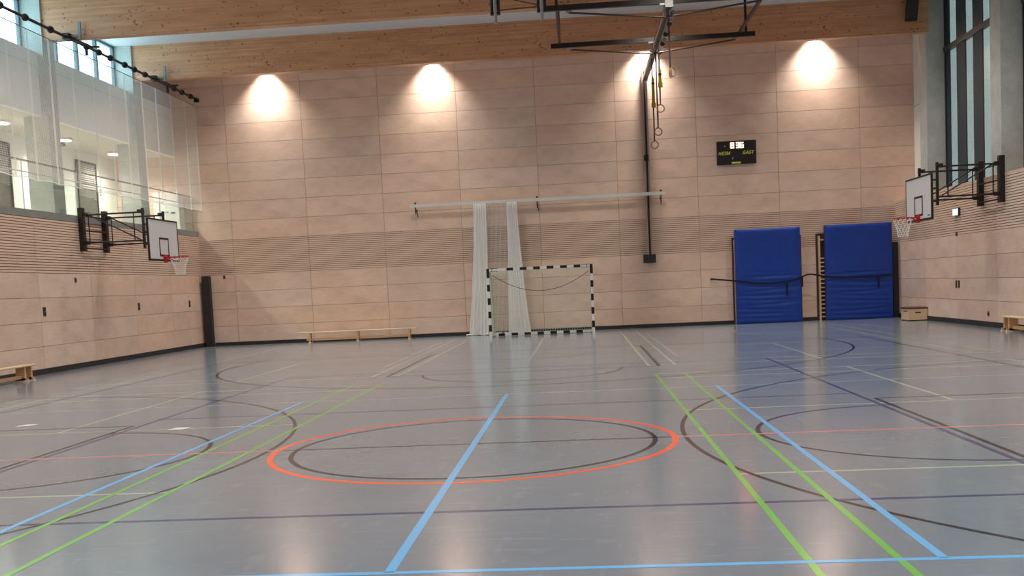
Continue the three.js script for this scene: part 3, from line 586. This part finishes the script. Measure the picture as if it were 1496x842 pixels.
{
  const o = thing('exit_sign', 'small lit green-white escape sign on the right wall below the hoop arm', 'exit sign', [XR - 0.04, 2.83, 17.55]);
  part('case', box(0.06, 0.2, 0.38, 0.01, 0.1, 0), darkGrey, o);
  part('face', box(0.01, 0.17, 0.34, -0.024, 0.1, 0), std({ color: 0xdff5e8, emissive: 0xc8ffe4, emissiveIntensity: 1.3, roughness: 0.4 }), o, 'glowing pale green face');
  const l = new THREE.RectAreaLight(0xc8ffe4, 1, 0.34, 0.17); l.position.set(-0.035, 0.1, 0); l.rotation.y = Math.PI / 2; o.add(l);
}
{
  const o = thing('loudspeaker', 'black loudspeaker tilted on the beam end by the windows', 'loudspeaker', [10.56, 8.36, 19.5]); o.rotation.set(0.1, -0.3, -0.06);
  part('cabinet', new RoundedBoxGeometry(0.32, 0.68, 0.26, 3, 0.03).translate(0, 0.34, 0), std({ color: 0x121010, roughness: 0.6 }), o);
  part('grille', box(0.27, 0.6, 0.01, 0, 0.34, 0.131), darkGrey, o); part('bracket', [box(0.06, 0.3, 0.14, 0.02, 0.34, -0.18)], blackSteel, o);
}

// ================================================================ WALL BARS, MATS, STRAPS
{
  const bars = (label, x0, x1) => {
    const w = x1 - x0, o = thing('wall_bars', label, 'wall bars', [(x0 + x1) / 2, 0, WD]);
    part('back_board', box(w + 0.08, 2.74, 0.03, 0, 1.37, 0.02), brownBoard, o);
    for (const x of [-w / 2 + 0.04, 0, w / 2 - 0.04]) part('upright', box(0.045, 2.66, 0.12, x, 1.33, 0.1), plywood, o);
    for (let k = 0; k < 16; k++) part('rung', box(w - 0.06, 0.04, 0.03, 0, 0.12 + k * 0.131 + (k === 15 ? 0.45 : 0), 0.15), plywood, o);
  };
  bars('wooden wall bars hidden behind the left blue mat', 5.98, 8.06);
  bars('wooden wall bars seen between the two blue mats', 8.6, 10.8);
  const mat = (label, x0, x1, seed) => {
    const w = x1 - x0, h = 2.97, o = thing('crash_mat', label, 'mat', [(x0 + x1) / 2, 0, WD - 0.3]);
    const nx = 28, ny = 90, g = new THREE.PlaneGeometry(w, h, nx, ny), p = g.attributes.position, r = rng(seed), folds = [];
    for (let k = 0; k < 11; k++) folds.push([0.12 + k * 0.145 + r() * 0.05, 0.013 + r() * 0.014, (r() - 0.5) * 0.14, (r() - 0.5) * 0.7]);
    const uv = g.attributes.uv;
    for (let i = 0; i < p.count; i++) {
      const x = p.getX(i), y = p.getY(i) + h / 2, ex = Math.min(1, (w / 2 - Math.abs(x)) / 0.12), ey = Math.min(1, y / 0.08) * Math.min(1, (h - y) / 0.1);
      let z = 0.03 * Math.sqrt(Math.max(0, ex)) * Math.sqrt(Math.max(0, ey));
      for (const [fy, amp, tilt, off] of folds) { const yy = y - fy - tilt * x - 0.06 * (x / w) * (x / w) * 4 * (fy < 1.2 ? 0.5 : -0.3); z -= amp * 1.3 * Math.exp(-yy * yy / 0.0011) * ex * (0.55 + 0.45 * Math.cos((x - off) * 2)) * (fy > 1.5 ? 0.35 : 1); }
      z += 0.012 * (n1(x * 3 + seed, y * 3, 256, 256) - 0.5) * ex;
      p.setZ(i, z); uv.setXY(i, x + w, y);
    }
    g.computeVertexNormals(); g.translate(0, h / 2, 0.1);
    part('cover', g, vinyl, o, 'creased blue vinyl front'); part('core', box(w, h, 0.2, 0, h / 2, 0), vinylEdge, o);
    return o;
  };
  mat('tall blue crash mat strapped against the wall bars, nearer the goal', 5.99, 8.0, 3);
  mat('tall blue crash mat strapped against the wall bars, nearer the right corner', 8.77, 10.8, 8);
  const band = (pts, w, t) => { const L = []; const c = new THREE.CatmullRomCurve3(pts); const n = 40; for (let i = 0; i < n; i++) L.push(bar(c.getPoint(i / n), c.getPoint((i + 1.05) / n), t, w)); return L; };
  const s = thing('tie_strap', 'long black strap tied around both blue mats', 'strap', [7, 1.3, WD - 0.445]);
  const q = (x, y, z) => new THREE.Vector3(x - 7, y - 1.3, z);
  part('strap_run', band([q(5.27, 1.46, -0.38), q(5.96, 1.37, -0.02), q(6.6, 1.27, 0.03), q(7.4, 1.26, 0.03), q(7.9, 1.35, 0.02), q(8.22, 1.47, -0.02), q(8.75, 1.38, 0.02), q(9.6, 1.31, 0.03), q(10.4, 1.31, 0.03), q(10.8, 1.36, 0)], 0.05, 0.012), strapBlack, s);
  part('strap_tail', [box(0.05, 0.42, 0.012, 0.55, -0.25, 0.035), box(0.05, 0.34, 0.012, 3.35, -0.18, 0.035), box(0.04, 0.32, 0.012, 1.03, -0.05, 0.0)], strapBlack, s, 'loose strap ends');
  part('wall_hook', box(0.05, 0.06, 0.08, -1.73, 0.16, -0.4), blackSteel, s);
}

// ================================================================ BENCHES, VAULT BOX
function bench(label, x, d, turn, L, legs) {
  const o = thing('gym_bench', label, 'bench', [x, 0, d]); o.rotation.y = turn;
  part('seat', new RoundedBoxGeometry(L, 0.035, 0.24, 2, 0.012).translate(0, 0.33, 0), plywood, o);
  part('lower_beam', box(L - 0.5, 0.07, 0.06, 0, 0.1, 0), std({ map: plywoodTex, color: 0xf4dccc, roughness: 0.5 }), o);
  for (const lx of legs) {
    const l = part('leg', [box(0.05, 0.3, 0.2, lx, 0.165, 0), box(0.05, 0.06, 0.3, lx, 0.05, 0)], std({ map: plywoodTex, color: 0xf0dcc4, roughness: 0.5 }), o);
    part('foot', box(0.07, 0.03, 0.32, lx, 0.015, 0), rubber, l);
  }
  return o;
}
bench('long wooden gym bench standing along the back wall', -6.13, 22.36, 0, 3.86, [-1.55, 0.02, 1.7]);
bench('wooden gym bench on the floor beside the left wall', -10.68, 9.02, Math.PI / 2, 3.86, [-1.8, -1.55, 0, 1.55, 1.8].map(v => v * 0.98));
bench('wooden gym bench on the floor beside the right wall', 10.72, 11.93, Math.PI / 2, 3.86, [-1.76, -1.5, 0, 1.5, 1.76]);
{
  const o = thing('vault_box', 'small wooden vaulting box with leather top beside right corner', 'vaulting box', [10.76, 0, 20.3]);
  part('body', new RoundedBoxGeometry(0.52, 0.33, 0.7, 2, 0.01).translate(0, 0.185, 0), plywood, o);
  part('top_pad', new RoundedBoxGeometry(0.56, 0.05, 0.74, 3, 0.02).translate(0, 0.365, 0), leather, o, 'brown leather pad');
  part('grip_hole', [box(0.16, 0.035, 0.006, 0.0, 0.24, 0.351)], blackPaint, o); part('grip_hole', [box(0.006, 0.02, 0.3, -0.261, 0.27, 0.05)], brownBoard, o);
  part('foot', [[-1, -1], [1, -1], [-1, 1], [1, 1]].map(([a, b]) => box(0.05, 0.02, 0.05, a * 0.22, 0.01, b * 0.3)), darkGrey, o);
}

// ================================================================ SMALL WALL FITTINGS
{
  const fit = (name, label, cat, at, turn, build, group) => { const o = thing(name, label, cat, at, group); o.rotation.y = turn; build(o); };
  const socket = (o) => { part('plate', box(0.12, 0.21, 0.012, 0, 0.105, 0.006), std({ color: 0x4c3a30, roughness: 0.5 }), o); for (const y of [0.055, 0.155]) part('insert', new THREE.CylinderGeometry(0.035, 0.035, 0.012, 16).rotateX(Math.PI / 2).translate(0, y, 0.014), darkGrey, o); part('screw', new THREE.SphereGeometry(0.012, 8, 6).translate(0.03, 0.105, 0.014), steel, o); };
  const sl = ['double wall socket on left wall above the bench end', 'double wall socket on left wall below the hoop net', 'double wall socket on left wall next to dark corner post'];
  [12.85, 17.9, 21.6].forEach((d, k) => fit('wall_socket', sl[k], 'socket', [XL, 1.34, d], Math.PI / 2, socket));
  fit('recessed_grip', 'pair of brown recessed door grips in the right wall', 'door grip', [XR, 0.94, 17.62], -Math.PI / 2, (o) => { for (const s of [-1, 1]) part('grip', [box(0.1, 0.2, 0.01, s * 0.09, 0.1, 0.005)], brownBoard, o); });
  const small = (o) => { part('cover', box(0.07, 0.12, 0.02, 0, 0.06, 0.01), std({ color: 0x6a5448, roughness: 0.6 }), o); part('knob', box(0.03, 0.05, 0.02, 0, 0.06, 0.025), darkGrey, o); };
  fit('wall_switch', 'small dark switch low on the right wall near the bench', 'switch', [XR, 0.26, 15.6], -Math.PI / 2, small);
  fit('wall_switch', 'small dark switch under the grooved band of the left wall', 'switch', [XL, 2.12, 14.4], Math.PI / 2, small);
  fit('wall_switch', 'small dark switch under the grooved band beside corner post', 'switch', [-10.56, 2.2, WD], 0, small);
  fit('wall_switch', 'small dark switch over the recessed grips on right wall', 'switch', [XR, 2.3, 17.62], -Math.PI / 2, small);
}

renderer.render(scene, camera);
